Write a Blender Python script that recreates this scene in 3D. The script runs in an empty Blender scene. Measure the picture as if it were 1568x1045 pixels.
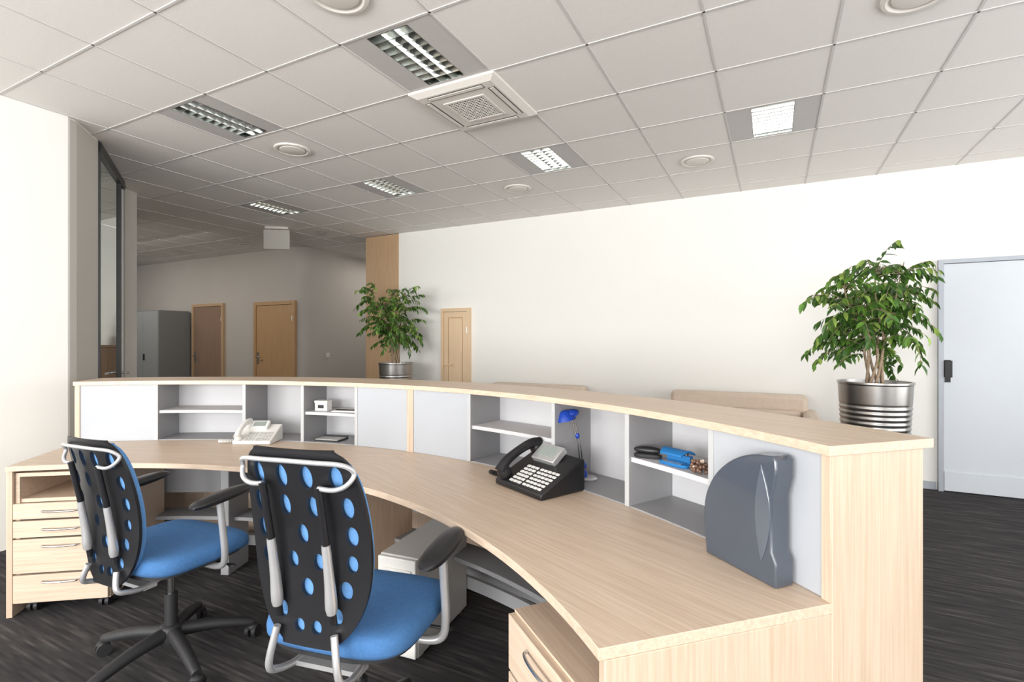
import bpy, bmesh, math, random
from mathutils import Vector, Matrix
rad=math.radians
S=bpy.context.scene
# ------------------------------------------------------------------ materials
def mat(name,col,rough=0.5,metal=0.0,var=0.0,nscale=8.0,bump=0.0,bscale=200.0,emit=None,es=0.0,spec=0.5,trans=0.0,coat=0.0):
    m=bpy.data.materials.new(name); m.use_nodes=True
    nt=m.node_tree; b=nt.nodes['Principled BSDF']
    b.inputs['Base Color'].default_value=(*col,1); b.inputs['Roughness'].default_value=rough
    b.inputs['Metallic'].default_value=metal; b.inputs['Specular IOR Level'].default_value=spec
    b.inputs['Transmission Weight'].default_value=trans; b.inputs['Coat Weight'].default_value=coat
    tc=nt.nodes.new('ShaderNodeTexCoord')
    if var>0:
        n=nt.nodes.new('ShaderNodeTexNoise'); n.inputs['Scale'].default_value=nscale; n.inputs['Detail'].default_value=4
        nt.links.new(tc.outputs['Object'],n.inputs['Vector'])
        r=nt.nodes.new('ShaderNodeValToRGB')
        r.color_ramp.elements[0].position=0.3; r.color_ramp.elements[1].position=0.7
        r.color_ramp.elements[0].color=(*[max(0,c*(1-var)) for c in col],1)
        r.color_ramp.elements[1].color=(*[min(1,c*(1+var)) for c in col],1)
        nt.links.new(n.outputs['Fac'],r.inputs['Fac']); nt.links.new(r.outputs['Color'],b.inputs['Base Color'])
    if bump>0:
        n2=nt.nodes.new('ShaderNodeTexNoise'); n2.inputs['Scale'].default_value=bscale
        nt.links.new(tc.outputs['Object'],n2.inputs['Vector'])
        bp=nt.nodes.new('ShaderNodeBump'); bp.inputs['Strength'].default_value=bump; bp.inputs['Distance'].default_value=0.002
        nt.links.new(n2.outputs['Fac'],bp.inputs['Height']); nt.links.new(bp.outputs['Normal'],b.inputs['Normal'])
    if emit:
        b.inputs['Emission Color'].default_value=(*emit,1); b.inputs['Emission Strength'].default_value=es
    return m
def wood(name,ang=0.0,vertical=False,c1=(0.54,0.40,0.29),c2=(0.68,0.545,0.425),rough=0.4):
    m=bpy.data.materials.new(name); m.use_nodes=True
    nt=m.node_tree; b=nt.nodes['Principled BSDF']; b.inputs['Roughness'].default_value=rough
    tc=nt.nodes.new('ShaderNodeTexCoord')
    a=nt.nodes.new('ShaderNodeMapping'); a.inputs['Rotation'].default_value=(0,0,-ang)
    s=nt.nodes.new('ShaderNodeMapping'); s.inputs['Scale'].default_value=(45,45,1.3) if vertical else (1.3,45,45)
    nt.links.new(tc.outputs['Object'],a.inputs['Vector']); nt.links.new(a.outputs['Vector'],s.inputs['Vector'])
    n=nt.nodes.new('ShaderNodeTexNoise'); n.inputs['Scale'].default_value=2.6; n.inputs['Detail'].default_value=6; n.inputs['Roughness'].default_value=0.65
    nt.links.new(s.outputs['Vector'],n.inputs['Vector'])
    r=nt.nodes.new('ShaderNodeValToRGB'); r.color_ramp.elements[0].position=0.28; r.color_ramp.elements[1].position=0.62
    r.color_ramp.elements[0].color=(*c1,1); r.color_ramp.elements[1].color=(*c2,1)
    nt.links.new(n.outputs['Fac'],r.inputs['Fac']); nt.links.new(r.outputs['Color'],b.inputs['Base Color'])
    return m
def carpet(name):
    m=bpy.data.materials.new(name); m.use_nodes=True
    nt=m.node_tree; b=nt.nodes['Principled BSDF']; b.inputs['Roughness'].default_value=0.95; b.inputs['Specular IOR Level'].default_value=0.1
    N=nt.nodes.new; Lk=nt.links.new
    tc=N('ShaderNodeTexCoord'); sp=N('ShaderNodeSeparateXYZ'); Lk(tc.outputs['Object'],sp.inputs[0])
    def mth(op,a,bv):
        q=N('ShaderNodeMath'); q.operation=op; Lk(a,q.inputs[0])
        if bv is not None: q.inputs[1].default_value=bv
        return q.outputs[0]
    row=mth('FLOOR',mth('MULTIPLY',sp.outputs[1],85.0),None)
    cb=N('ShaderNodeCombineXYZ'); Lk(mth('MULTIPLY',sp.outputs[0],3.0),cb.inputs[0]); Lk(mth('MULTIPLY',row,5.37),cb.inputs[1])
    n=N('ShaderNodeTexNoise'); n.inputs['Scale'].default_value=1.0; n.inputs['Detail'].default_value=2; n.inputs['Roughness'].default_value=0.6
    Lk(cb.outputs[0],n.inputs['Vector'])
    r=N('ShaderNodeValToRGB'); e=r.color_ramp.elements
    e[0].position=0.36; e[0].color=(0.038,0.036,0.039,1); e[1].position=0.74; e[1].color=(0.115,0.106,0.102,1)
    k=e.new(0.55); k.color=(0.060,0.057,0.058,1)
    Lk(n.outputs['Fac'],r.inputs['Fac']); Lk(r.outputs['Color'],b.inputs['Base Color'])
    n2=N('ShaderNodeTexNoise'); n2.inputs['Scale'].default_value=350
    Lk(tc.outputs['Object'],n2.inputs['Vector'])
    bp=N('ShaderNodeBump'); bp.inputs['Strength'].default_value=0.5; bp.inputs['Distance'].default_value=0.004
    Lk(n2.outputs['Fac'],bp.inputs['Height']); Lk(bp.outputs['Normal'],b.inputs['Normal'])
    return m
def thin_glass(name):
    m=bpy.data.materials.new(name); m.use_nodes=True; nt=m.node_tree
    for n in list(nt.nodes): nt.nodes.remove(n)
    o=nt.nodes.new('ShaderNodeOutputMaterial'); t=nt.nodes.new('ShaderNodeBsdfTransparent'); g=nt.nodes.new('ShaderNodeBsdfGlossy')
    t.inputs['Color'].default_value=(0.93,0.97,0.96,1); g.inputs['Roughness'].default_value=0.02
    mx=nt.nodes.new('ShaderNodeMixShader'); f=nt.nodes.new('ShaderNodeLayerWeight'); f.inputs['Blend'].default_value=0.5
    p=nt.nodes.new('ShaderNodeMath'); p.operation='POWER'; p.inputs[1].default_value=5.0
    q=nt.nodes.new('ShaderNodeMath'); q.operation='MULTIPLY'; q.inputs[1].default_value=0.35
    nt.links.new(f.outputs['Facing'],p.inputs[0]); nt.links.new(p.outputs[0],q.inputs[0])
    nt.links.new(q.outputs[0],mx.inputs[0]); nt.links.new(t.outputs[0],mx.inputs[1]); nt.links.new(g.outputs[0],mx.inputs[2]); nt.links.new(mx.outputs[0],o.inputs[0])
    return m
M_wall=mat('wall_paint',(0.90,0.89,0.855),0.85,var=0.006,nscale=2)
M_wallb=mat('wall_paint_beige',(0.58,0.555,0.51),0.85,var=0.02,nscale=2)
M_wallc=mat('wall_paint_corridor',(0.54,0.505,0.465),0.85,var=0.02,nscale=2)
M_tile=mat('ceiling_tile',(0.85,0.82,0.79),0.92,var=0.015,nscale=60,bump=0.15,bscale=260)
M_bar=mat('ceiling_grid',(0.66,0.64,0.62),0.7,var=0.02)
M_carpet=carpet('carpet')
M_wR=wood('oak_right',rad(156)); M_wL=wood('oak_left',rad(20)); M_wV=wood('oak_vertical',0,True,(0.50,0.37,0.265),(0.63,0.495,0.38)); M_wH=wood('oak_horizontal',0)
M_door=wood('door_oak',0,True,(0.46,0.27,0.125),(0.56,0.35,0.18)); M_door2=wood('door_brown',0,True,(0.25,0.155,0.11),(0.33,0.22,0.155))
M_clad=wood('cladding_wood',0,True,(0.50,0.32,0.18),(0.60,0.41,0.25)); M_ldoor=wood('light_door',0,True,(0.72,0.52,0.33),(0.82,0.62,0.42))
M_pan=mat('panel_bluegrey',(0.43,0.45,0.485),0.45,var=0.01)
M_div=mat('divider_grey',(0.30,0.30,0.31),0.5,var=0.02)
M_back=mat('niche_white',(0.58,0.58,0.60),0.6,var=0.01)
M_shelf=mat('shelf_grey',(0.48,0.49,0.50),0.5,var=0.01)
M_gap=mat('dark_gap',(0.03,0.03,0.03),0.8,var=0.1)
M_black=mat('black_plastic',(0.012,0.012,0.014),0.35,var=0.1)
M_blackm=mat('black_matte',(0.02,0.02,0.022),0.55,var=0.1)
M_blue=mat('blue_fabric',(0.058,0.175,0.40),0.9,var=0.10,nscale=120,bump=0.4,bscale=500)
M_blue2=mat('blue_mesh_back',(0.11,0.27,0.55),0.85,var=0.08,nscale=120)
M_silver=mat('silver_paint',(0.62,0.62,0.63),0.33,0.6,var=0.02)
M_chrome=mat('brushed_steel',(0.55,0.55,0.56),0.2,1.0,var=0.05,nscale=20)
M_pot=mat('planter_steel',(0.40,0.39,0.38),0.3,1.0,var=0.04,nscale=20)
M_lgrey=mat('light_grey_plastic',(0.55,0.54,0.52),0.45,var=0.02)
M_white=mat('white_plastic',(0.80,0.79,0.76),0.4,var=0.01)
M_cab=mat('cabinet_grey',(0.22,0.225,0.225),0.5,0.1,var=0.02)
M_cabf=mat('cabinet_front_grey',(0.36,0.37,0.37),0.5,0.1,var=0.02)
M_sofa=mat('sofa_beige',(0.66,0.54,0.44),0.55,var=0.04,nscale=30,bump=0.3,bscale=120)
M_dgrey=mat('dark_bluegrey_plastic',(0.060,0.074,0.098),0.28,var=0.05,coat=0.6)
M_dgrey2=mat('dark_bluegrey_rib',(0.095,0.113,0.142),0.20,var=0.05,coat=0.6)
M_bluep=mat('blue_plastic',(0.01,0.05,0.36),0.25,var=0.05)
M_bluet=mat('blue_punch',(0.015,0.16,0.42),0.3,var=0.05)
M_alu=mat('louvre_aluminium',(0.86,0.89,0.87),0.16,1.0,var=0.02)
M_wing=mat('luminaire_wing',(0.58,0.56,0.55),0.6,var=0.02)
M_tube=mat('lamp_tube',(0.55,0.58,0.56),0.4,var=0.01)
M_soil=mat('soil',(0.05,0.035,0.025),0.95,var=0.4,nscale=60,bump=1,bscale=80)
M_bark=mat('bark',(0.34,0.25,0.17),0.8,var=0.25,nscale=40,bump=0.5)
M_l1=mat('leaf_dark',(0.045,0.115,0.018),0.4,var=0.35,nscale=9)
M_l2=mat('leaf_mid',(0.10,0.21,0.03),0.4,var=0.35,nscale=9)
M_l3=mat('leaf_light',(0.24,0.35,0.07),0.45,var=0.3,nscale=9)
M_glass=thin_glass('glass')
M_dframe=mat('dark_frame',(0.07,0.072,0.075),0.4,0.5,var=0.05)
M_wdoor=mat('white_door',(0.64,0.68,0.73),0.45,var=0.01)
M_dfr=mat('door_frame_grey',(0.42,0.45,0.50),0.45,0.2,var=0.02)
M_ivory=mat('ac_ivory',(0.78,0.74,0.69),0.5,var=0.01)
M_slot_shade=mat('ac_slot_shade',(0.12,0.11,0.10),0.7,var=0.05)  # dark colour stands in for shade inside the AC openings
M_screen=mat('lcd_screen',(0.30,0.34,0.32),0.2,var=0.05)
M_mauve=mat('brown_beads',(0.16,0.09,0.06),0.4,var=0.3,nscale=90)
# ------------------------------------------------------------------ mesh builder
def cr(pts,n=8):
    P=[Vector(p) for p in pts]; out=[]
    for i in range(len(P)-1):
        p0=P[max(i-1,0)];p1=P[i];p2=P[i+1];p3=P[min(i+2,len(P)-1)]
        for k in range(n):
            t=k/n
            out.append(0.5*((2*p1)+(-p0+p2)*t+(2*p0-5*p1+4*p2-p3)*t*t+(-p0+3*p1-3*p2+p3)*t**3))
    out.append(P[-1]); return out
class MB:
    def __init__(s): s.v=[];s.f=[];s.m=[]
    def add(s,v,f,mi=0,M=None):
        o=len(s.v)
        for p in v:
            p=Vector(p)
            if M is not None: p=M@p
            s.v.append(p)
        for q in f: s.f.append(tuple(o+i for i in q)); s.m.append(mi)
    def box(s,size,loc,rz=0,mi=0,M=None):
        x,y,z=[a/2 for a in size]
        v=[(-x,-y,-z),(x,-y,-z),(x,y,-z),(-x,y,-z),(-x,-y,z),(x,-y,z),(x,y,z),(-x,y,z)]
        f=[(0,3,2,1),(4,5,6,7),(0,1,5,4),(1,2,6,5),(2,3,7,6),(3,0,4,7)]
        T=Matrix.Translation(loc)@Matrix.Rotation(rz,4,'Z')
        if M is not None: T=M@T
        s.add(v,f,mi,T)
    def prism(s,pts,z0,z1,mi=0,M=None):
        n=len(pts); v=[(p[0],p[1],z0) for p in pts]+[(p[0],p[1],z1) for p in pts]
        f=[tuple(reversed(range(n))),tuple(range(n,2*n))]+[(i,(i+1)%n,n+(i+1)%n,n+i) for i in range(n)]
        s.add(v,f,mi,M)
    def tube(s,pts,r,n=10,mi=0,M=None,caps=True):
        P=[Vector(p) for p in pts]; N=len(P); R=r if isinstance(r,(list,tuple)) else [r]*N
        if len(R)<N: R=list(R)+[R[-1]]*(N-len(R))
        t0=(P[1]-P[0]).normalized(); up=Vector((0,0,1)) if abs(t0.z)<0.9 else Vector((1,0,0))
        a=t0.cross(up).normalized(); v=[];f=[]
        for i in range(N):
            t=(P[min(i+1,N-1)]-P[max(i-1,0)]).normalized()
            a=(a-t*a.dot(t)).normalized(); b=t.cross(a)
            for k in range(n):
                an=2*math.pi*k/n; v.append(P[i]+(a*math.cos(an)+b*math.sin(an))*R[i])
        for i in range(N-1):
            for k in range(n): f.append((i*n+k,i*n+(k+1)%n,(i+1)*n+(k+1)%n,(i+1)*n+k))
        if caps: f.append(tuple(reversed(range(n)))); f.append(tuple((N-1)*n+k for k in range(n)))
        s.add(v,f,mi,M)
    def lathe(s,prof,n=40,loc=(0,0,0),mi=0,M=None):
        v=[];f=[]; N=len(prof)
        for r,z in prof:
            for k in range(n):
                a=2*math.pi*k/n; v.append((loc[0]+r*math.cos(a),loc[1]+r*math.sin(a),loc[2]+z))
        for i in range(N-1):
            for k in range(n): f.append((i*n+k,i*n+(k+1)%n,(i+1)*n+(k+1)%n,(i+1)*n+k))
        if prof[0][0]>0.0005: f.append(tuple(reversed(range(n))))
        if prof[-1][0]>0.0005: f.append(tuple((N-1)*n+k for k in range(n)))
        s.add(v,f,mi,M)
    def arc(s,r0,r1,a0,a1,z0,z1,n=24,mi=0):
        v=[];f=[]
        for i in range(n+1):
            a=rad(a0+(a1-a0)*i/n); c,q=math.cos(a),math.sin(a)
            v+=[(r0*c,r0*q,z0),(r1*c,r1*q,z0),(r1*c,r1*q,z1),(r0*c,r0*q,z1)]
        for i in range(n):
            o=4*i;p=o+4
            f+=[(o,o+1,p+1,p),(o+1,o+2,p+2,p+1),(o+2,o+3,p+3,p+2),(o+3,o,p,p+3)]
        f+=[(0,3,2,1),(4*n,4*n+1,4*n+2,4*n+3)]
        s.add(v,f,mi)
    def radial(s,r0,r1,a,th,z0,z1,mi=0):
        s.box((r1-r0,th,z1-z0),((r0+r1)/2*math.cos(rad(a)),(r0+r1)/2*math.sin(rad(a)),(z0+z1)/2),rad(a),mi)
    def ell(s,c,r,mi=0,n=20,M=None):
        v=[];f=[];h=n//2
        for i in range(h+1):
            p=math.pi*i/h
            for k in range(n):
                a=2*math.pi*k/n; v.append((c[0]+r[0]*math.sin(p)*math.cos(a),c[1]+r[1]*math.sin(p)*math.sin(a),c[2]+r[2]*math.cos(p)))
        for i in range(h):
            for k in range(n): f.append((i*n+k,(i+1)*n+k,(i+1)*n+(k+1)%n,i*n+(k+1)%n))
        s.add(v,f,mi,M)
    def pad(s,a,b,prof,e=4.0,n=48,loc=(0,0,0),mi=0,M=None):
        v=[];f=[];N=len(prof)
        for sc,z in prof:
            for k in range(n):
                t=2*math.pi*k/n; c,q=math.cos(t),math.sin(t)
                x=a*sc*math.copysign(abs(c)**(2/e),c); y=b*sc*math.copysign(abs(q)**(2/e),q)
                v.append((loc[0]+x,loc[1]+y,loc[2]+z))
        for i in range(N-1):
            for k in range(n): f.append((i*n+k,i*n+(k+1)%n,(i+1)*n+(k+1)%n,(i+1)*n+k))
        f.append(tuple(reversed(range(n)))); f.append(tuple((N-1)*n+k for k in range(n)))
        s.add(v,f,mi,M)
    def build(s,name,mats,parent=None,loc=(0,0,0),rz=0,ang=35,bevel=0.0,smooth=True,fix=True):
        me=bpy.data.meshes.new(name); me.from_pydata([tuple(p) for p in s.v],[],s.f)
        if not isinstance(mats,(list,tuple)): mats=[mats]
        for m in mats: me.materials.append(m)
        me.polygons.foreach_set('material_index',s.m)
        if fix:
            bm=bmesh.new(); bm.from_mesh(me); bmesh.ops.recalc_face_normals(bm,faces=bm.faces); bm.to_mesh(me); bm.free()
        if smooth:
            me.polygons.foreach_set('use_smooth',[True]*len(me.polygons)); me.set_sharp_from_angle(angle=rad(ang))
        me.update()
        o=bpy.data.objects.new(name,me); S.collection.objects.link(o)
        o.location=loc; o.rotation_euler=(0,0,rz)
        if parent: o.parent=parent
        if bevel>0:
            b=o.modifiers.new('bevel','BEVEL'); b.width=bevel; b.segments=2; b.limit_method='ANGLE'; b.angle_limit=rad(40)
        return o
def empty(name,loc=(0,0,0),rz=0,parent=None):
    e=bpy.data.objects.new(name,None); S.collection.objects.link(e); e.empty_display_size=0.1
    e.location=loc; e.rotation_euler=(0,0,rz)
    if parent: e.parent=parent
    return e
def wallseg(mb,p,q,th,z0,z1,side=1,mi=0):
    p=Vector(p);q=Vector(q);d=(q-p).normalized();n=Vector((-d.y,d.x))*th*side
    mb.prism([p,q,q+n,p+n],z0,z1,mi)
H=2.93; YB=5.86; PX=0.585; PY=0.6
# ------------------------------------------------------------------ room shell
b=MB(); b.box((18.6,14.4,0.1),(-5.4,3.1,-0.05)); b.build('floor',M_carpet,smooth=False)
lights=[(-3,2.28),(-6,2.28),(0,4.08),(-3,4.08),(-6,4.08),(-9,4.08),(3,4.08),(3,2.28),(0,0.48),(-3,0.48),(3,0.48)]
skip={(i,round(y,2)) for i,y in lights}
b=MB()
for i in range(-24,7):
    for j in range(-11,12):
        yc=2.28+0.6*j
        if (i,round(yc,2)) in skip: continue
        x0=(i-.5)*PX;x1=(i+.5)*PX;y0=yc-.3;y1=yc+.3
        b.add([(x0,y0,H),(x1,y0,H),(x1,y1,H),(x0,y1,H)],[(3,2,1,0)],0)
w=0.012
for i in range(-24,8): b.box((w,13.8,0.004),((i-.5)*PX,2.28,H-0.0018),0,1)
for j in range(-11,13): b.box((18.2,w,0.004),(-5.3,1.98+0.6*j,H-0.0018),0,1)
b.build('ceiling',[M_tile,M_bar],smooth=False,fix=False)
b=MB(); b.box((18.8,14.4,0.08),(-5.4,3.1,H+0.30)); b.build('light_leak_slab',M_wall,smooth=False)  # unseen slab, added to keep sky light from leaking in above the ceiling
b=MB(); b.box((8.6,0.2,H),(-0.58,YB+0.1,H/2)); b.build('wall_back',M_wall,smooth=False)
b=MB(); b.box((0.62,0.26,H-0.01),(-5.19,YB+0.11,(H-0.01)/2)); b.build('trim_1',M_clad,smooth=False)
b=MB()
r=0.18; xc=-6.97
pts=[(-14.4,5.9)]+[(xc-r+r*math.sin(rad(t)),5.9+r-r*math.cos(rad(t))) for t in range(0,91,10)]+[(xc,10.0),(xc-0.2,10.0),(xc-0.2,6.3),(-14.4,6.3)]
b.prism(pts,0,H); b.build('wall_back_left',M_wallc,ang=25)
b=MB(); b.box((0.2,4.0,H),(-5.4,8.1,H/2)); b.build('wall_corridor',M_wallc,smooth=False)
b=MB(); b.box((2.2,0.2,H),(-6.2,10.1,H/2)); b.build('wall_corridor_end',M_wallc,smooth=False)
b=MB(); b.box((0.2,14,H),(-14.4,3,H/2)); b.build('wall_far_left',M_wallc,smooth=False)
b=MB(); b.prism([(-4.40,-4.0),(-4.40,1.74),(-4.44,1.80),(-4.71,2.05),(-4.85,1.95),(-4.62,1.70),(-4.62,-4.0)],0,H)
b.build('wall_left',M_wall,smooth=False)
b=MB(); b.prism([(-5.70,2.70),(-5.86,2.76),(-5.98,2.86),(-6.03,2.98),(-6.17,2.92),(-5.80,2.76)],0,H); b.build('trim_3',M_wallb,ang=50)
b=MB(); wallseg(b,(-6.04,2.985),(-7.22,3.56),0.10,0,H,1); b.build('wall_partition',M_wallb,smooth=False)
b=MB(); b.box((2.96,0.12,H),(-8.72,3.50,H/2)); b.build('wall_office_back',M_wall,smooth=False)
b=MB(); b.box((0.15,7.4,H),(-10.2,-0.25,H/2)); b.build('wall_office_left',M_wall,smooth=False)
b=MB(); b.prism([(-4.403,1.742),(-4.438,1.806),(-4.713,2.058),(-4.716,2.052),(-4.448,1.797)],0,H-0.012); b.build('trim_2',M_wallb,smooth=False)
g=empty('window_1',(-4.71,2.05,0),math.atan2(0.63,-0.97))
L=math.hypot(0.97,0.63)
b=MB(); b.box((L,0.04,0.08),(L/2,0,H-0.05)); b.box((L,0.04,0.05),(L/2,0,0.025))
for x,wd in ((0.01,0.02),(L-0.20,0.035),(L-0.03,0.04)): b.box((wd,0.035,H-0.02),(x,0,(H-0.02)/2))
b.build('frame',M_dframe,g,smooth=False)
b=MB(); b.box((0.06,0.05,H-0.12),(L-0.115,0,(H-0.12)/2)); b.build('seal',M_lgrey,g,smooth=False)
b=MB(); b.add([(0.02,0,0.05),(L-0.05,0,0.05),(L-0.05,0,H-0.08),(0.02,0,H-0.08)],[(0,1,2,3)]); b.build('pane',M_glass,g,smooth=False,fix=False)
b=MB(); b.tube(cr([(L-0.20,0.0,1.05),(L-0.20,0.07,1.05),(L-0.34,0.075,1.05)],5),0.010); b.tube(cr([(L-0.20,0.0,1.05),(L-0.20,-0.07,1.05),(L-0.34,-0.075,1.05)],5),0.010); b.build('lever',M_chrome,g)
b=MB()
XR=3.72
b.box((0.2,10,0.5),(XR+.1,1,0.25)); b.box((0.2,10,0.25),(XR+.1,1,H-0.125))
for y in (-3.8,-1.0,1.9,5.3): b.box((0.2,0.5 if y<5 else 1.1,H),(XR+.1,y,H/2))
b.build('wall_right',M_wall,smooth=False)
b=MB()
YR=-3.9
b.box((8.4,0.2,0.5),(-.4,YR-.1,0.25)); b.box((8.4,0.2,0.25),(-.4,YR-.1,H-0.125))
for x in (-4.3,-1.7,1.0,3.6): b.box((0.4,0.2,H),(x,YR-.1,H/2))
b.box((5.6,0.2,H),(-7.4,YR-.1,H/2))
b.build('wall_front',M_wall,smooth=False)
k=2
for x in (-3.0,-0.35,2.3):
    b=MB(); W=2.25
    for zz in (0.53,H-0.28): b.box((W,0.06,0.06),(0,0,zz))
    for xx in (-W/2+.03,0,W/2-.03): b.box((0.06,0.06,H-0.75),(xx,0,0.5+(H-0.75)/2))
    b.build('window_%d'%k,M_dfr,None,(x,YR-0.1,0),smooth=False); k+=1
for y in (-2.4,0.45,3.45):
    b=MB(); W=2.35
    for zz in (0.53,H-0.28): b.box((0.06,W,0.06),(0,0,zz))
    for yy in (-W/2+.03,0,W/2-.03): b.box((0.06,0.06,H-0.75),(0,yy,0.5+(H-0.75)/2))
    b.build('window_%d'%k,M_dfr,None,(XR+0.1,y,0),smooth=False); k+=1
b=MB(); b.box((6.2,0.012,0.07),(-1.78,YB-0.006,0.035)); b.build('baseboard_back',M_dfr,smooth=False)
b=MB(); b.box((3.4,0.012,0.07),(-12.6,5.894,0.035)); b.build('baseboard_left',M_dfr,smooth=False)
# ------------------------------------------------------------------ doors
def door(name,x0,x1,y,zt,leafm,framem,fw=0.06,hx=None,hm=M_chrome,hz=1.05,plate=True,lever=True):
    e=empty(name,(x0,y,0)); W=x1-x0
    b=MB(); b.box((fw,0.05,zt),(fw/2,-0.025,zt/2)); b.box((fw,0.05,zt),(W-fw/2,-0.025,zt/2)); b.box((W-2*fw,0.05,fw),(W/2,-0.025,zt-fw/2))
    b.build('frame',framem,e,smooth=False)
    b=MB(); b.box((W-2*fw-0.006,0.034,zt-fw-0.01),(W/2,-0.019,(zt-fw)/2)); 
    b.build('leaf',leafm,e,bevel=0.002)
    b=MB()
    if plate: b.box((0.04,0.008,0.2),(hx,-0.04,hz))
    sgn=1 if hx<W/2 else -1
    if lever: b.tube(cr([(hx,-0.04,hz+0.02),(hx,-0.085,hz+0.02),(hx+sgn*0.03,-0.09,hz+0.02),(hx+sgn*0.12,-0.09,hz+0.02)],4),0.009)
    else: b.box((0.05,0.04,0.15),(hx,-0.055,hz+0.02))
    b.build('handle',hm,e)
    b=MB(); 
    for z in (0.25,zt-0.3): b.tube([(W-fw if sgn>0 else fw,-0.052,z-.04),(W-fw if sgn>0 else fw,-0.052,z+.04)],0.007)
    b.build('hinges',M_silver,e)
    return e
door('door_1',-8.12,-7.08,5.9,2.03,M_door,M_door,0.06,0.11)
door('door_2',-9.93,-8.98,5.9,2.05,M_door2,M_clad,0.05,0.10)
e=door('door_3',1.33,2.45,YB,2.08,M_wdoor,M_dfr,0.035,0.065,M_blackm,hz=1.08,lever=False)
b=MB(); b.box((1.04,0.012,0.17),(0.56,-0.042,0.095)); b.build('kick_plate',M_wdoor,e,bevel=0.002)
e=door('door_4',-4.10,-3.63,YB,1.80,M_ldoor,M_ldoor,0.045,0.085,M_ldoor,hz=1.0,plate=False)
b=MB()
for x in (0.12,0.35): b.box((0.010,0.004,1.45),(x,-0.037,0.95))
for z in (0.23,1.67): b.box((0.22,0.004,0.010),(0.235,-0.037,z))
b.build('moulding',M_door,e,smooth=False)
b=MB(); b.box((0.08,0.012,0.08),(0,-0.006,0)); b.box((0.05,0.008,0.05),(0,-0.014,0)); b.build('light_switch',M_white,None,(-6.964,6.45,1.1),rad(90),bevel=0.002)
# ------------------------------------------------------------------ ceiling luminaires
def luminaire(i,y):
    e=empty('recessed_luminaire',(i*PX,y,H))
    b=MB(); hw=0.13; hl=0.27; W=PX/2-0.006; Lh=0.294
    b.box((W-hw,2*Lh,0.006),(-(W+hw)/2,0,0.003)); b.box((W-hw,2*Lh,0.006),((W+hw)/2,0,0.003))
    b.box((2*hw,Lh-hl,0.006),(0,(Lh+hl)/2,0.003)); b.box((2*hw,Lh-hl,0.006),(0,-(Lh+hl)/2,0.003))
    b.build('trim_plate',M_wing,e,smooth=False)
    b=MB()
    t=0.004; D=0.085
    b.box((t,2*hl,D),(-hw,0,D/2)); b.box((t,2*hl,D),(hw,0,D/2)); b.box((2*hw,t,D),(0,hl,D/2)); b.box((2*hw,t,D),(0,-hl,D/2)); b.box((2*hw,2*hl,t),(0,0,D))
    n=9
    P=[(0.0015,0.001),(0.004,0.010),(0.008,0.022),(0.014,0.038)]
    def blade(along_x,c,half):
        v=[];f=[]
        sec=[(-a_,z_) for a_,z_ in reversed(P)]+[(a_,z_) for a_,z_ in P]
        for s_ in (-half,half):
            for a_,z_ in sec: v.append((s_,c+a_,z_) if along_x else (c+a_,s_,z_))
        m_=len(sec)
        for q in range(m_): f.append((q,(q+1)%m_,m_+(q+1)%m_,m_+q))
        b.add(v,f)
    for k in range(1,n): blade(True,-hl+2*hl*k/n,hw)
    for xx in (-0.043,0.043): blade(False,xx,hl)
    b.build('louvre',M_alu,e,ang=40)
    b=MB()
    for xx in (-0.085,0.0,0.085): b.tube([(xx,-hl+.01,0.065),(xx,hl-.01,0.065)],0.010,10)
    b.build('tubes',M_tube,e)
for i,y in lights: luminaire(i,y)
def speaker(x,y,r=0.14,name='ceiling_speaker'):
    b=MB(); b.lathe([(r,0),(r,-0.006),(r*.97,-0.012),(r*.86,-0.014),(r*.80,-0.008),(r*.76,-0.004),(r*.70,-0.006),(r*.66,-0.014),(r*.55,-0.018),(0.0,-0.019)],40)
    b.build(name,M_ivory,None,(x,y,H-0.002))
for x,y in ((-6*PX,2.88),(-PX,4.68),(-4*PX,4.68),(PX,2.88),(-3*PX,1.68)): speaker(x,y)
def dl(x,y):
    e=empty('recessed_downlight',(x,y,H-0.002)); b=MB(); b.lathe([(0.09,0),(0.09,-0.005),(0.075,-0.010),(0.065,-0.008),(0.062,-0.004)],28); b.build('ring',M_chrome,e)
    b=MB(); b.lathe([(0.063,-0.004),(0.03,-0.006),(0,-0.006)],28); b.build('lens',M_white,e)
for x in (-5.85,-7.6,-9.36,-11.1): dl(x,5.3)
e=empty('air_conditioner_cassette',(-3*PX,2.88,H))
b=MB(); a=0.31
b.add([(-a,-a,-0.001),(a,-a,-0.001),(a,a,-0.001),(-a,a,-0.001),(-a,-a,-0.016),(a,-a,-0.016),(a,a,-0.016),(-a,a,-0.016),(-a+.04,-a+.04,-0.036),(a-.04,-a+.04,-0.036),(a-.04,a-.04,-0.036),(-a+.04,a-.04,-0.036)],
 [(0,1,2,3),(0,4,5,1),(1,5,6,2),(2,6,7,3),(3,7,4,0),(4,8,9,5),(5,9,10,6),(6,10,11,7),(7,11,8,4),(8,11,10,9)])
b.build('panel',M_ivory,e,smooth=False)
b=MB()
for s in (-1,1): b.box((0.40,0.046,0.002),(0,s*0.235,-0.0365)); b.box((0.046,0.40,0.002),(s*0.235,0,-0.0365))
b.box((0.27,0.27,0.003),(0,0,-0.0375)); b.build('air_slot_shade',M_slot_shade,e,smooth=False)  # flat dark sheets paint the shade in the slots and behind the grille
b=MB()
for s in (-1,1): b.box((0.39,0.026,0.004),(0,s*0.236,-0.039)); b.box((0.026,0.39,0.004),(s*0.236,0,-0.039))
for k in range(14): b.box((0.27,0.004,0.003),(0,-0.13+k*0.26/13,-0.040))
for k in range(14): b.box((0.004,0.27,0.003),(-0.13+k*0.26/13,0,-0.0405))
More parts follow.
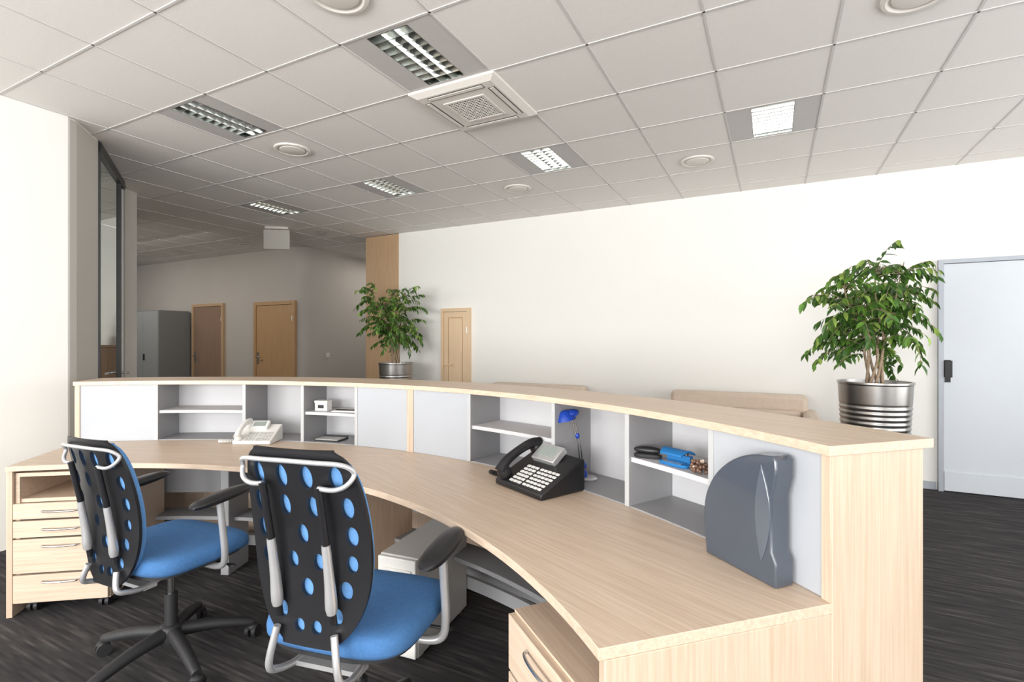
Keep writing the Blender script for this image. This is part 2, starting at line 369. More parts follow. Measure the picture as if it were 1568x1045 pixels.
for s in (-1,1): b.box((0.30,0.016,0.006),(0,s*.143,-0.040)); b.box((0.016,0.27,0.006),(s*.143,0,-0.040))
b.build('grille',M_ivory,e,smooth=False)
e=empty('hanging_exit_sign',(-6.1,4.75,H),rad(35))
b=MB(); b.box((0.34,0.03,0.27),(0,0,-0.175)); b.build('plate',M_wallb,e,bevel=0.004)
b=MB(); b.box((0.30,0.05,0.03),(0,0,-0.016)); b.tube([(-.1,0,-.02),(-.1,0,-.06)],0.005); b.tube([(.1,0,-.02),(.1,0,-.06)],0.005); b.build('bracket',M_ivory,e)
# ------------------------------------------------------------------ grey cabinet
def cabinet(x0,x1):
    e=empty('metal_cabinet',((x0+x1)/2,5.58,0)); W=x1-x0
    b=MB(); b.box((W,0.56,1.88),(0,0,0.98)); b.box((W-.06,0.5,0.05),(0,0,0.025)); b.build('body',M_cab,e,bevel=0.004)
    b=MB(); b.box((W/2-.01,0.018,1.84),(-W/4,-0.289,0.98)); b.box((W/2-.01,0.018,1.84),(W/4,-0.289,0.98)); b.build('door_panels',M_cabf,e,bevel=0.003)
    b=MB(); b.box((0.03,0.02,0.12),(0.05,-0.305,1.05)); b.build('handle',M_blackm,e)
cabinet(-10.98,-10.0)
e=empty('office_sideboard',(-7.75,3.12,0))
b=MB(); b.box((1.2,0.38,1.24),(0,0,0.65)); b.box((1.22,0.40,0.03),(0,0,1.285)); b.box((1.1,0.3,0.03),(0,0,0.015)); b.build('carcass',M_door2,e,bevel=0.003)
b=MB()
for x in (-.3,.3):
    b.box((0.57,0.02,1.16),(x,-0.198,0.65)); b.tube([(x+.2,-.225,.6),(x+.2,-.225,.75)],0.006)
b.build('doors',M_door2,e,bevel=0.003)
# ------------------------------------------------------------------ reception desk
C=(-1.85,-0.526); A0,AM,A1=44.1,88.3,132.5
RI,RM,RO=2.15,2.747,3.05
D=empty('reception_desk',(C[0],C[1],0))
for a0,a1,wm,tag in ((A0,AM,M_wR,'right'),(AM,A1,M_wL,'left')):
    b=MB(); b.arc(RI,RM+0.005,a0,a1,0.715,0.74,40); b.build('desktop_'+tag,wm,D,bevel=0.0015)
    b=MB(); b.arc(RM-0.012,RO+0.02,a0-(0.1 if tag=='right' else 0),a1+(0.1 if tag=='left' else 0),1.083,1.107,40); b.build('ledge_'+tag,wm,D,bevel=0.0015)
b=MB(); b.arc(3.015,3.04,A0+.5,A1-.5,0.06,1.083,80); b.build('outer_panel',M_wV,D)
b=MB(); b.arc(2.98,3.0,A0+.5,A1-.5,0.06,0.08,80); b.arc(3.0,3.012,A0+.5,A1-.5,0.0,0.08,80); b.build('plinth',M_div,D)
b=MB(); b.arc(2.985,3.012,A0+.4,A1-.4,0.735,1.083,80); b.build('niche_back',M_back,D)
b=MB(); b.arc(RM+0.004,2.984,A0+.4,A1-.4,0.722,0.745,80); b.build('niche_floor',M_div,D)
b=MB(); sh=MB(); pn=MB(); fr=MB(); fb=MB()
for a in (79.8,68.5,60.0,52.2,96.3,104.1,112.2,123.4):
    b.radial(RM+.002,2.986,a,0.020,0.742,1.083); fb.radial(RM-.001,RM+.002,a,0.020,0.742,1.083)
b.build('dividers',M_div,D); fb.build('divider_edges',M_shelf,D)
for a0,a1 in ((60.2,52.4),(79.6,68.7),(103.9,96.5),(123.2,112.4)):
    sh.arc(RM+.012,2.984,a1,a0,0.905,0.923,12)
sh.build('niche_shelves',M_back,D,bevel=0.001)
for a0,a1 in ((A0+.55,52.0),(80.0,AM-.45),(AM+.45,96.1),(123.6,A1-.55)): pn.arc(RM+.002,RM+.018,a0,a1,0.742,1.083,14)
pn.build('closed_panels',M_pan,D)
for a in (A0+.27,AM-.22,AM+.22,A1-.27): fr.radial(RM-.004,3.012,a,0.021 if a not in(A0+.27,A1-.27) else 0.026,0.74,1.083)
fr.build('upright_posts',M_wV,D,bevel=0.0015)
b=MB()
for a in (A0+.27,A1-.27):
    b.radial(RM+.0,3.042,a,0.027,0.0,1.083); b.radial(RI+.012,RM,a,0.025,0.0,0.715)
b.build('end_panels',M_wV,D,bevel=0.0015)
b=MB(); b.radial(2.35,2.74,AM,0.04,0.0,0.715); b.build('centre_panel',wood('oak_dark_vertical',0,True,(0.42,0.29,0.19),(0.55,0.40,0.28)),D)
b=MB(); b.arc(2.74,2.76,A0+.6,A1-.6,0.42,0.722,60); b.arc(2.74,2.76,A0+.6,A1-.6,0.10,0.16,60); b.arc(2.60,2.76,A0+.6,A1-.6,0.30,0.32,60); b.build('modesty_panel',M_div,D)
b=MB()
for a in (62,112): b.radial(2.55,2.74,a,0.05,0.0,0.70); 
b.build('support_legs',M_div,D,bevel=0.004)
# ------------------------------------------------------------------ drawer pedestals
def pedestal(ang,r,H0,drawers,slot,Wd=0.42,rot=0):
    x=C[0]+r*math.cos(rad(ang)); y=C[1]+r*math.sin(rad(ang))
    e=empty('drawer_pedestal',(x,y,0),rad(ang-90)+rot)
    b=MB(); dp=0.52; z0=0.06; t=0.018
    b.box((t,dp,H0-z0),(-Wd/2+t/2,dp/2,(H0+z0)/2)); b.box((t,dp,H0-z0),(Wd/2-t/2,dp/2,(H0+z0)/2)); b.box((Wd-2*t,dp,t),(0,dp/2,H0-t/2)); b.box((Wd-2*t,dp,t),(0,dp/2,z0+t/2)); b.box((Wd-2*t,t,H0-z0-2*t),(0,dp-t/2,(H0+z0)/2))
    if slot: b.box((Wd-2*t,dp-t,t),(0,dp/2,slot))
    b.build('carcass',M_wH,e,smooth=False)
    b=MB()
    for zb,zt in drawers: b.box((Wd-0.004,0.02,zt-zb-0.004),(0,-0.010,(zb+zt)/2))
    b.build('drawer_fronts',M_wH,e,bevel=0.002)
    b=MB(); b.box((Wd-0.04,0.01,drawers[0][1]-drawers[-1][0]-.01),(0,0.006,(drawers[0][1]+drawers[-1][0])/2)); b.build('drawer_gaps',M_gap,e)
    b=MB()
    for zb,zt in drawers:
        z=zt-0.035 if zt-zb>0.12 else (zb+zt)/2
        b.tube(cr([(-0.08,-0.018,z),(-0.072,-0.034,z),(-0.03,-0.042,z),(0.03,-0.042,z),(0.072,-0.034,z),(0.08,-0.018,z)],5),0.0045,8)
    b.build('handles',M_chrome,e)
    b=MB()
    for sx in (-1,1):
        for yy in (0.05,dp-0.06):
            cx=sx*(Wd/2-0.05)
            for dx in (-0.014,0.014): b.tube([(cx+dx-.008,yy,0.024),(cx+dx+.008,yy,0.024)],0.024,18)
            b.box((0.04,0.04,0.02),(cx,yy,0.05))
    b.build('castors',M_blackm,e)
pedestal(126.3,2.17,0.70,[(0.475,0.555),(0.385,0.47),(0.21,0.38),(0.065,0.205)],0.562)
pedestal(50.4,2.15,0.60,[(0.44,0.595),(0.26,0.435),(0.065,0.255)],None)
# ------------------------------------------------------------------ office chairs
def chair(x,y,rz,base_rot=0,db=0.0,ds=0.0,ws=1.0,zl=0.0):
    e=empty('office_chair',(x,y,0),rz); up=(0,0,ds)
    b=MB(); b.lathe([(0.0,0.065),(0.045,0.07),(0.05,0.10),(0.042,0.14),(0.032,0.15)],24)
    for k in range(5):
        a=base_rot+2*math.pi*k/5; c,s=math.cos(a),math.sin(a)
        P=cr([(0.03*c,0.03*s,0.115),(0.15*c,0.15*s,0.105),(0.27*c,0.27*s,0.078),(0.31*c,0.31*s,0.066)],4)
        b.tube(P,[0.030-0.012*i/(len(P)-1) for i in range(len(P))],8)
    b.build('star_base',M_blackm,e,ang=50)
    b=MB()
    for k in range(5):
        a=base_rot+2*math.pi*k/5; c,s=math.cos(a),math.sin(a); t=a+0.9
        for d in (-0.016,0.016):
            px,py=0.31*c-math.sin(t)*d,0.31*s+math.cos(t)*d
            q=Vector((-math.sin(t)*0.009,math.cos(t)*0.009,0)); p=Vector((px,py,0.027))
            b.tube([p-q,p+q],0.027,18)
        b.ell((0.31*c,0.31*s,0.045),(0.026,0.026,0.018),n=12)
    b.build('castors',M_blackm,e,ang=50)
    b=MB(); b.tube([(0,0,.14),(0,0,.28)],0.024,20); b.tube([(0,0,.27),(0,0,.42+ds)],0.014,16,1); b.build('gas_column',[M_blackm,M_chrome],e)
    b=MB(); b.box((0.20,0.26,0.05),(0,-0.01,0.42)); b.box((0.34,0.05,0.025),(0,0.05,0.432)); b.tube([(0.08,0.06,.42),(0.26,0.08,.41)],0.005); b.ell((0.265,0.08,.41),(0.022,0.012,0.006)); b.build('mechanism',M_blackm,e,up,bevel=0.006)
    b=MB(); prof=[(0.80,0.440),(0.95,0.445),(0.995,0.46),(1.0,0.480),(0.985,0.498),(0.93,0.510),(0.8,0.516),(0.5,0.514),(0.2,0.510)]
    b.pad(0.245,0.235,prof,e=3.6,loc=(0,0.02,0))
    o=b.build('seat',M_blue,e,up,ang=80)
    for v in o.data.vertices:
        if v.co.y>0.13: v.co.z-=(v.co.y-0.13)**2*2.2
        if v.co.y<-0.12: v.co.z+=(v.co.y+0.12)**2*1.2
    b=MB(); b.pad(0.225,0.215,[(0.9,0.428),(1,0.434),(1,0.446)],e=3.6,loc=(0,0.02,0)); b.build('seat_shell',M_blackm,e,up)
    z0,z1=0.500+db-zl,1.050+db
    def hw(t):
        base=(0.148+0.026*t+0.036*math.sin(math.pi*min(1,t**0.85)))*ws
        q=abs(2*t-1); p=6.0 if t>0.5 else 3.4
        return base*max(0.15,(1-q**p))**(1/p)
    def yb(x,t): return -0.250-0.07*(t**1.3)+0.018*math.sin(math.pi*t*1.1)+0.85*x*x*(0.6+0.5*t)
    def plate(off,th,sh,nx=22,nz=34):
        v=[];f=[]
        for side in (0,1):
            for j in range(nz+1):
                t=0.5-0.5*math.cos(math.pi*j/nz); tt=0.5+(t-0.5)*sh
                for i in range(nx+1):
                    x=(2*i/nx-1)*hw(t)*sh
                    v.append((x,yb(x,tt)+off+(th if side else 0),z0+(z1-z0)*tt))
        n=(nx+1)*(nz+1)
        def id(s,j,i): return s*n+j*(nx+1)+i
        for j in range(nz):
            for i in range(nx):
                f.append((id(0,j,i),id(0,j,i+1),id(0,j+1,i+1),id(0,j+1,i)))
                f.append((id(1,j,i),id(1,j+1,i),id(1,j+1,i+1),id(1,j,i+1)))
            f.append((id(0,j,0),id(0,j+1,0),id(1,j+1,0),id(1,j,0)))
            f.append((id(0,j,nx),id(1,j,nx),id(1,j+1,nx),id(0,j+1,nx)))
        for i in range(nx):
            f.append((id(0,0,i),id(1,0,i),id(1,0,i+1),id(0,0,i+1)))
            f.append((id(0,nz,i),id(0,nz,i+1),id(1,nz,i+1),id(1,nz,i)))
        return v,f
    v,f=plate(0,0.011,1.0); b=MB(); b.add(v,f); o=b.build('back_shell',M_black,e,ang=40)
    cut=MB()
    holes=[]
    for tt,xs,rx,rzz in ((0.865,(-.125,-.04,.04,.125),.018,.032),(0.715,(-.145,-.045,.045,.145),.0165,.030),(0.57,(-.148,0,.148),.0165,.028),(0.43,(-.142,-.042,.042,.142),.0155,.024),(0.295,(-.12,0,.12),.019,.026),(0.165,(-.09,.09),.019,.024),(0.10,(-.028,.028),.016,.019)):
        for xx in xs: holes.append((xx*ws,z0+(z1-z0)*tt,rx,rzz))
    for xx,zz,rx,rzz in holes:
        n=20; vv=[(xx+rx*math.cos(2*math.pi*k/n),-0.5,zz+rzz*math.sin(2*math.pi*k/n)) for k in range(n)]+[(xx+rx*math.cos(2*math.pi*k/n),0.1,zz+rzz*math.sin(2*math.pi*k/n)) for k in range(n)]
        cut.add(vv,[tuple(range(n)),tuple(reversed(range(n,2*n)))]+[(k,(k+1)%n,n+(k+1)%n,n+k) for k in range(n)])
    co=cut.build('cutter',M_black,e)
    m=o.modifiers.new('holes','BOOLEAN'); m.object=co; m.operation='DIFFERENCE'; m.solver='EXACT'
    bpy.context.view_layer.update(); dg=bpy.context.evaluated_depsgraph_get()
    nm=bpy.data.meshes.new_from_object(o.evaluated_get(dg)); o.modifiers.clear(); o.data=nm
    bpy.data.objects.remove(co)
    nm.polygons.foreach_set('use_smooth',[True]*len(nm.polygons)); nm.set_sharp_from_angle(angle=rad(40))
    v,f=plate(0.013,0.020,0.95); b=MB(); b.add(v,f); b.build('back_cushion',M_blue2,e,ang=60)
    b=MB()
    for sx in (-1,1):
        xx=sx*0.09*ws
        b.tube(cr([(xx,-0.262,0.61+db),(xx,-0.270,0.69+db),(xx,-0.287,0.80+db)],4),[0.013,0.016,0.016,0.015,0.014,0.013,0.012,0.012,0.011],12)
    hb=[(.09,-.318,.955),(.135,-.314,.953),(.168,-.305,.965),(.182,-.292,.992),(.160,-.312,1.016),(.08,-.330,1.022),(0,-.336,1.024)]
    hb=[(-x*ws,y,z+db) for x,y,z in hb]+[(x*ws,y,z+db) for x,y,z in reversed(hb[:-1])]
    b.tube(cr(hb,6),0.0065,10)
    for sx in (-1,1):
        b.tube(cr([(sx*.085,-0.05,.41+ds),(sx*.10,-0.16,.395+ds),(sx*.112,-0.235,.41+ds),(sx*.115*ws,-0.268,.46+db*.5),(sx*.095*ws,-0.258,.55+db)],6),0.010,10)
    b.box((0.22,0.05,0.014),(0,-0.15,0.392+ds))
    b.build('back_frame',M_silver,e,ang=50)
    b=MB()
    for sx in (-1,1):
        b.tube([(sx*.09*ws,-0.284,0.79+db),(sx*.09*ws,-0.318,0.958+db)],0.010,12)
        b.tube([(sx*.09*ws,-0.254,0.58+db),(sx*.09*ws,-0.264,0.64+db)],0.010,12)
    b.build('back_sockets',M_black,e)
    b=MB()
    for sx in (-1,1):
        b.tube(cr([(sx*.13,0.04,.415),(sx*.22,0.04,.415),(sx*.268,0.04,.435),(sx*.28,0.035,.50),(sx*.28,0.025,.60),(sx*.278,0.015,.70)],6),0.0135,12)
    b.build('arm_supports',M_silver,e,ang=50)
    b=MB()
    for sx in (-1,1):
        M=Matrix.Translation((sx*.272,0.03,0.712))@Matrix.Rotation(rad(5),4,'X')
        b.pad(0.040,0.135,[(0.6,-0.016),(0.9,-0.010),(1,0.0),(0.95,0.010),(0.75,0.016),(0.3,0.018)],e=2.6,n=36,M=M)
    b.build('arm_pads',M_black,e,ang=70)
    return e
chair(-1.165,1.21,rad(11),0.3,0.022,0.025,0.95)
chair(-2.275,1.255,rad(4),0.95,-0.060,0.0,0.92,0.02)
# ------------------------------------------------------------------ computer tower
e=empty('computer_tower',(-1.44,1.93,0),rad(6))
b=MB(); b.box((0.19,0.46,0.42),(0,0,0.225)); 
for sx in (-.07,.07):
    for sy in (-.18,.18): b.box((0.03,0.03,0.015),(sx,sy,0.0075))
b.build('case',M_lgrey,e,bevel=0.006)
b=MB(); b.box((0.186,0.02,0.41),(0,-0.24,0.225)); b.box((0.15,0.01,0.035),(0,-0.253,0.37)); b.box((0.15,0.01,0.035),(0,-0.253,0.32)); b.build('front_bezel',M_white,e,bevel=0.004)
b=MB(); b.lathe([(0.0,0.004),(0.01,0.004),(0.012,0)],16,M=Matrix.Translation((0.05,-0.25,0.26))@Matrix.Rotation(rad(90),4,'X')); b.box((0.12,0.004,0.10),(0,-0.251,0.12)); b.build('power_button',M_div,e)
# ------------------------------------------------------------------ telephones
def phone(name,loc,rz,body,keys,scr,k=1.0,disp=True):
    e=empty(name,loc,rz); a=rad(24); 
    W,Dp=0.27*k,0.21*k
    b=MB()
    v=[(-W/2,-Dp/2,0),(W/2,-Dp/2,0),(W/2,Dp/2,0),(-W/2,Dp/2,0),(-W/2,-Dp/2,.022*k),(W/2,-Dp/2,.022*k),(W/2,Dp/2,.022*k+Dp*math.tan(a)),(-W/2,Dp/2,.022*k+Dp*math.tan(a))]
    b.add(v,[(0,3,2,1),(4,5,6,7),(0,1,5,4),(1,2,6,5),(2,3,7,6),(3,0,4,7)])
    b.build('body',body,e,bevel=0.006*k)
    T=Matrix.Translation((0,-Dp/2,.022*k))@Matrix.Rotation(a,4,'X')
    L=Dp/math.cos(a)
    b=MB(); cx=-W/2+0.035*k
    hp=cr([(cx,0.012*k,.030*k),(cx,0.05*k,.050*k),(cx,L/2,.056*k),(cx,L-.05*k,.050*k),(cx,L-0.012*k,.030*k)],5)
    nn=len(hp); b.tube(hp,[(.017+.008*abs(2*i/(nn-1)-1)**2)*k for i in range(nn)],14,M=T)
    for yy in (.028*k,L-.028*k): b.lathe([(.026*k,.004*k),(.028*k,.02*k),(.022*k,.036*k)],20,(cx,yy,0),M=T)
    b.build('handset',body,e,ang=50)
    b=MB(); x0=-W/2+.085*k
    for r_ in range(6):
        for c_ in range(3): b.box((.018*k,.011*k,.004*k),(x0+c_*.023*k,.018*k+r_*.0185*k,.003*k),M=T)
        for c_ in range(5): 
            b.box((.016*k,.010*k,.004*k),(x0+.075*k+c_*.021*k,.018*k+r_*.0185*k,.003*k),M=T)
    b.build('keys',keys,e,bevel=0.001)
    b=MB(); M2=T@Matrix.Translation((x0+.04*k,L-.045*k,.016*k))@Matrix.Rotation(rad(14),4,'X')
    b.box((.125*k,.078*k,.026*k),(0,0,0),M=M2); b.build('display_housing',scr[1],e,bevel=0.004)
    b=MB(); b.box((.09*k,.046*k,.002),(0,0.004*k,.0138*k),M=M2); b.build('display',scr[0],e)
    b=MB(); pts=[]
    n=170
    for i in range(n+1):
        t=i/n; px=cx-.01*k-0.17*k*math.sin(t*math.pi)*0.9; py=-Dp/2+.06*k+t*0.03*k-0.01*k*math.sin(t*math.pi)
        w_=t*2*math.pi*34; pts.append((px,py+.007*math.cos(w_),.011+.007*math.sin(w_)))
    b.tube(pts,0.0026,6); b.build('coiled_cord',body,e)
    return e
phone('desk_telephone',(-0.865,1.930,0.741),rad(-26),M_black,M_white,(M_screen,M_silver),1.12)
phone('white_telephone',(-2.76,2.02,0.741),rad(28),M_white,M_lgrey,(M_screen,M_white),0.82)
# ------------------------------------------------------------------ blue desk lamp
e=empty('blue_desk_lamp',(-0.715,2.120,0.746),rad(27))
b=MB(); b.lathe([(0.0,0),(0.036,0),(0.039,0.006),(0.033,0.012),(0.0,0.013)],32); b.build('base',M_silver,e)
b=MB(); b.lathe([(0.016,0.012),(0.016,0.03),(0.010,0.04),(0,0.041)],20,loc=(-.02,0,0)); b.ell((-.026,0,.06),(.020,.013,.018)); b.build('clamp',M_bluep,e)
b=MB(); b.tube(cr([(-.022,0,.05),(-.030,0,.12),(-.042,0,.19),(-.055,0,.24),(-.066,0,.275)],5),0.0035,8); b.tube(cr([(-.034,0,.05),(-.040,0,.12),(-.052,0,.19),(-.064,0,.24),(-.076,0,.27)],5),0.0035,8)
b.build('stem',M_chrome,e)
b=MB(); Mh=Matrix.Translation((-0.098,0,.272))@Matrix.Rotation(rad(-14),4,'Y')
b.lathe([(0.001,.030),(0.014,.030),(0.024,.024),(0.038,0.0),(0.043,-.014),(0.039,-.014),(0.034,0.0),(0.018,.02),(0.001,.024)],28,M=Mh); b.ell((0.022,0,0.008),(0.040,0.026,0.020),M=Mh); b.ell((-.047,0,.19),(.010,.008,.013)); b.build('shade',M_bluep,e)
# ------------------------------------------------------------------ shelf items
def on(a,r,z): return (C[0]+r*math.cos(rad(a)),C[1]+r*math.sin(rad(a)),z)
SH=0.924
e=empty('black_stapler',on(58.9,2.80,SH),rad(0))
b=MB(); b.pad(.050,.018,[(0.9,0),(1,.004),(1,.012),(.8,.016)],e=3,n=28); b.build('base',M_blackm,e)
b=MB(); b.ell((0,0,.028),(.052,.018,.014)); b.build('arm',M_black,e)
e=empty('blue_hole_punch',on(56.3,2.81,SH),rad(-30))
b=MB(); b.pad(.060,.036,[(0.96,0),(1,.003),(1,.009),(.95,.011)],e=5,n=32); b.box((.095,.018,.026),(0,.012,.022)); b.build('base',M_bluet,e,bevel=0.002)
b=MB()
v=[];f=[]
for i in range(9):
    t=i/8; yy=.026-.064*t; zz=.044+.016*math.sin(t*math.pi*.9)-.006*t; hw_=.054-.010*t*t
    v+=[(-hw_,yy,zz),(hw_,yy,zz),(hw_,yy,zz-.007),(-hw_,yy,zz-.007)]
for i in range(8):
    o_=4*i; f+=[(o_,o_+1,o_+5,o_+4),(o_+1,o_+2,o_+6,o_+5),(o_+2,o_+3,o_+7,o_+6),(o_+3,o_,o_+4,o_+7)]
f+=[(0,3,2,1),(32,33,34,35)]
b.add(v,f); b.build('lever',M_bluet,e,bevel=0.0015)
b=MB(); b.tube([(-.03,.012,.03),(-.03,.012,.05)],.006); b.tube([(.03,.012,.03),(.03,.012,.05)],.006); b.box((.08,.025,.003),(0,-.018,.012)); b.build('pins',M_chrome,e)
random.seed(4)
b=MB()
for k in range(60):
    a=random.random()*6.28; t=random.random(); rr=.034*math.sqrt(1-t*t*0.8)*random.random()**.4
    b.ell((rr*math.cos(a),rr*math.sin(a),.006+.034*t),(.006,.006,.006),mi=random.choice((0,0,0,1)),n=10)
b.build('bead_bracelet_pile',[M_mauve,M_sofa],None,on(54.1,2.79,SH),ang=80)
e=empty('card_box',on(102.3,2.83,SH)); b=MB(); b.box((.085,.05,.05),(0,0,.025)); b.box((.09,.055,.014),(0,0,.055)); b.build('box',M_white,e,rz=rad(12),bevel=0.002)
b=MB(); b.box((.04,.002,.02),(0,-.0265,.026)); b.build('label',M_gap,e,rz=rad(12))
e=empty('paper_stack',on(98.9,2.84,SH),rad(12)); b=MB()
for k in range(4): b.box((.17,.10,.0015),(0.003*k,0.002*k,.001+.002*k),rad(3*k))
b.build('sheets',M_white,e); b=MB(); b.box((.13,.025,.004),(0,-.02,.0105)); b.build('pen_strip',M_gap,e)
e=empty('document_tray',on(101.2,2.83,.746),rad(12)); b=MB(); b.box((.17,.11,.006),(0,0,.003)); b.box((.17,.006,.02),(0,.052,.010)); b.build('tray',M_blackm,e); b=MB(); b.box((.15,.09,.004),(0,-.004,.009)); b.build('paper',M_lgrey,e)
# ------------------------------------------------------------------ magazine holder
ang=48.7
e=empty('magazine_holder',on(ang,RM-0.045,0.7405),rad(ang-90))
prof=[(0.125,0.0),(0.125,0.06),(0.112,0.085),(0.112,0.22),(0.125,0.27),(0.125,0.315),(0.118,0.325),(0.09,0.322)]
for k in range(1,15):
    t=rad(90*k/14); prof.append((0.09-0.21*math.sin(t)**1.12,0.13+0.192*math.cos(t)**1.12))
prof+=[(-0.122,0.08),(-0.112,0.0)]
def side(mb,prof,y0,y1,mi=0):
    n=len(prof); v=[(p[0],y0,p[1]) for p in prof]+[(p[0],y1,p[1]) for p in prof]
    mb.add(v,[tuple(range(n)),tuple(reversed(range(n,2*n)))]+[(i,(i+1)%n,n+(i+1)%n,n+i) for i in range(n)],mi)
b=MB(); side(b,prof,-0.030,0.030); b.build('shell',M_dgrey,e,bevel=0.005,ang=30)
b=MB()
n=16; lens=[(0.082+0.028*math.sin(math.pi*k/n),0.30-0.25*k/n) for k in range(n+1)]+[(0.082-0.020*math.sin(math.pi*k/n),0.05+0.25*k/n) for k in range(1,n)]
side(b,lens,-0.0335,-0.028); b.build('finger_rib',M_dgrey2,e,bevel=0.002,ang=30)
# ------------------------------------------------------------------ sofas
def sofa(x,W,y=5.30):
    e=empty('beige_sofa',(x,y,0)); Dp=0.80
    b=MB(); b.box((W-.05,Dp-.05,.20),(0,0,.20)); b.build('base',M_sofa,e,bevel=0.02)
    b=MB()
    for sx in (-1,1): b.box((.13,Dp,.60),(sx*(W/2-.065),0,.39))
    b.build('arms',M_sofa,e,bevel=0.04)
    b=MB(); b.box((W-.16,.17,.64),(0,Dp/2-.085,.51)); b.build('back',M_sofa,e,bevel=0.04)
    b=MB(); hwid=(W-.28)/2
    for sx in (-1,1): b.box((hwid-.01,Dp-.2,.15),(sx*hwid/2,-.09,.375)); b.box((hwid-.01,.14,.30),(sx*hwid/2,Dp/2-.235,.54))
    b.build('cushions',M_sofa,e,bevel=0.03)
    b=MB()
    for sx in (-1,1):
        for sy in (-1,1): b.tube([(sx*(W/2-.08),sy*(Dp/2-.08),0),(sx*(W/2-.08),sy*(Dp/2-.08),.12)],.02,12)
    b.build('legs',M_chrome,e)
sofa(-2.53,1.38); sofa(-0.33,1.42)
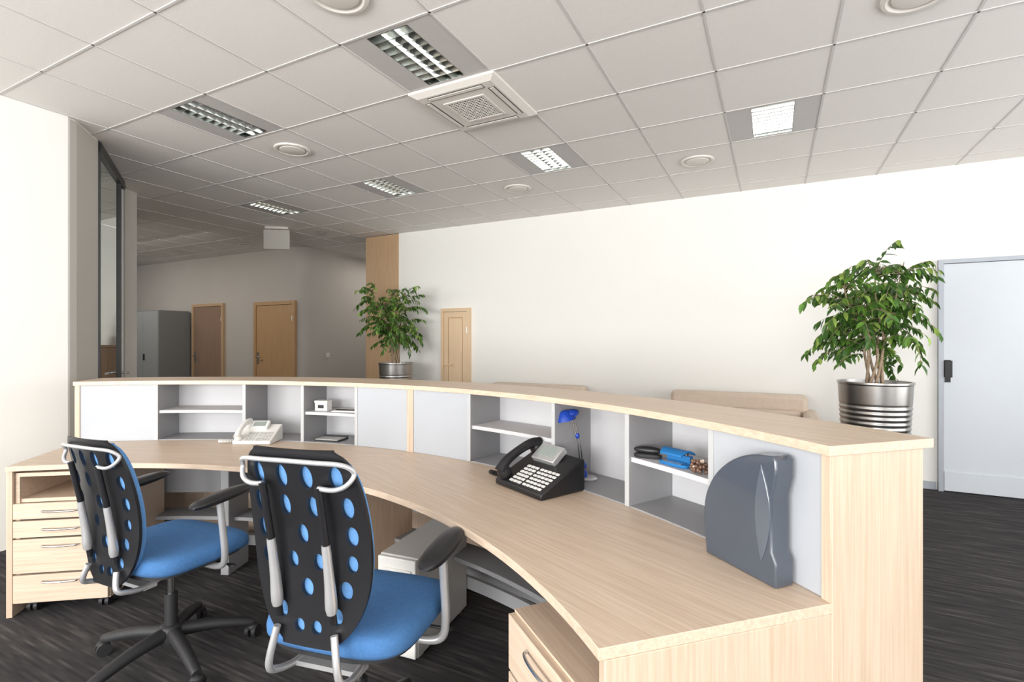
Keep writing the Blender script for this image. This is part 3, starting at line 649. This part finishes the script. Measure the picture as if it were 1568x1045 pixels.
# ------------------------------------------------------------------ ficus plants
def leaf(mb,p,d,L,W,roll,mi):
    d=d.normalized(); s=d.cross(Vector((0,0,1)))
    if s.length<.1: s=Vector((1,0,0))
    s.normalize(); s=Matrix.Rotation(roll,3,d)@s; n=s.cross(d)
    def q(a,b,c): return p+d*(a*L)+s*(b*W)+n*(c*W)
    v=[q(0,0,0),q(.25,.42,.12),q(.6,.40,.10),q(1,0,-.25),q(.6,-.40,.10),q(.25,-.42,.12),q(.28,0,-.02),q(.62,0,-.06)]
    mb.add(v,[(0,6,1),(1,6,7,2),(2,7,3),(0,5,6),(5,4,7,6),(4,3,7)],mi)
def ficus(name,x,y,seed,rim=1.05,rt=.222,rb=.165,k=1.0,nb=105,z0=0.0,crown=1.0,lean=(0,0),spread=1.0):
    R=random.Random(seed); e=empty(name,(x,y,z0))
    b=MB(); prof=[(0,0),(rb,0)]
    N=120
    for i in range(N+1):
        t=i/N; r=rb+(rt-rb)*t
        if t<0.86: r+=0.0035*k*math.sin(i*math.pi/2)
        prof.append((r,rim*t))
    prof+=[(rt+.006,rim+.002),(rt+.006,rim+.014),(rt-.012,rim+.014),(rt-.016,rim-.05),(0,rim-.05)]
    b.lathe(prof,48); b.build('planter',M_pot,e,ang=70)
    b=MB(); b.lathe([(rt-.018,rim-.06),(rt-.018,rim-.035),(rt*.5,rim-.022),(0,rim-.018)],32); b.build('soil',M_soil,e)
    lf=MB(); br=MB()
    stems=[]
    for s in range(7):
        a=s*.9+R.random()*.6; sp=R.uniform(.10,.26)*k*spread; h=R.uniform(.66,.84)*k*crown
        lx,ly=lean[0]*k,lean[1]*k
        P=cr([(.05*k*math.cos(a),.05*k*math.sin(a),rim-.03),(.06*math.cos(a+1)*k+lx*.2,.06*math.sin(a+1)*k+ly*.2,rim+h*.35),(sp*.7*math.cos(a)+lx*.6,sp*.7*math.sin(a)+ly*.6,rim+h*.7),(sp*math.cos(a)+lx,sp*math.sin(a)+ly,rim+h)],8)
        br.tube(P,[.010*k*(1-.7*i/(len(P)-1)) for i in range(len(P))],8); stems.append(P)
    for j in range(nb):
        P=R.choice(stems); t=R.uniform(.28,1.0); o=P[min(len(P)-1,int(t*(len(P)-1)))]
        a=R.random()*6.28; ln=R.uniform(.20,.42)*k*(1.1-.5*max(0,t-.5)*1.6); el=R.uniform(.1,1.1)
        d=Vector((math.cos(a)*math.cos(el),math.sin(a)*math.cos(el),math.sin(el))); p=o.copy(); Q=[p.copy()]
        steps=max(5,int(ln/.026/k))
        for i in range(steps):
            d.z-=.085+.04*R.random(); d.x+=R.uniform(-.08,.08); d.y+=R.uniform(-.08,.08); d.normalize()
            p=p+d*.028*k; Q.append(p.copy())
            if i>0:
                for rep in range(2 if R.random()<.5 else 1):
                    sd=d.cross(Vector((0,0,1))); sd=sd.normalized() if sd.length>.05 else Vector((1,0,0))
                    ld=d*.45+sd*R.uniform(.2,.9)*(1 if (i+rep)%2 else -1)+Vector((0,0,-R.uniform(.3,1.0)))
                    leaf(lf,p,ld,R.uniform(.058,.09)*k,R.uniform(.028,.038)*k,R.uniform(-.9,.9),R.choice((0,0,0,1,1,2)))
        br.tube(Q,[.003*k*(1-.6*i/(len(Q)-1)) for i in range(len(Q))],5,0)
    br.build('branches',M_bark,e,ang=80); lf.build('leaves',[M_l1,M_l2,M_l3],e,smooth=False,fix=False)
ficus('potted_ficus',0.645,4.38,7,lean=(-.01,-.02),nb=125,spread=1.12)
ficus('potted_ficus',-4.43,5.26,11,lean=(-.07,0),crown=1.14,nb=115)
ficus('small_potted_plant',-7.45,3.10,5,rim=.14,rt=.16,rb=.13,k=.33,nb=40,z0=1.301)
# ------------------------------------------------------------------ lights
def area(name,loc,rot,sx,sy,en,col=(1,1,1)):
    l=bpy.data.lights.new(name,'AREA'); l.shape='RECTANGLE'; l.size=sx; l.size_y=sy; l.energy=en; l.color=col
    o=bpy.data.objects.new(name,l); S.collection.objects.link(o); o.location=loc
    o.rotation_euler=Vector(rot).to_track_quat('-Z','Y').to_euler(); return o
area('daylight_rear',(-1.5,YR-0.45,1.35),(0,1,.34),7.0,2.0,820,(1,.99,.97))
area('daylight_right',(XR+0.55,0.6,1.35),(-1,0,.18),8.6,2.0,225,(1,.99,.97))
area('office_fill',(-7.4,-1.5,2.7),(0,0.5,-1),3,2.5,220,(1,.98,.95))  # added fill under the office ceiling, brightens the room behind the glass
area('corridor_fill',(-9.5,4.3,2.88),(0,.25,-1),4.5,.5,36,(1,.96,.90))  # added fill panel to lift the corridor walls, not a fitting
area('passage_fill',(-6.2,7.8,2.88),(0,0,-1),.6,2.0,14,(1,.96,.90))  # added fill for the passage beyond the corner, no fitting there
wd=bpy.data.worlds.new('world'); S.world=wd; wd.use_nodes=True
wd.node_tree.nodes['Background'].inputs[0].default_value=(0.93,0.96,1,1); wd.node_tree.nodes['Background'].inputs[1].default_value=1.7
# ------------------------------------------------------------------ camera
cd=bpy.data.cameras.new('camera'); cd.lens=17.82; cd.sensor_width=36; cd.clip_start=0.05
co=bpy.data.objects.new('camera',cd); S.collection.objects.link(co); co.location=(0,0,1.35); co.rotation_euler=(rad(90),0,rad(27.2)); S.camera=co
S.view_settings.view_transform='Standard'
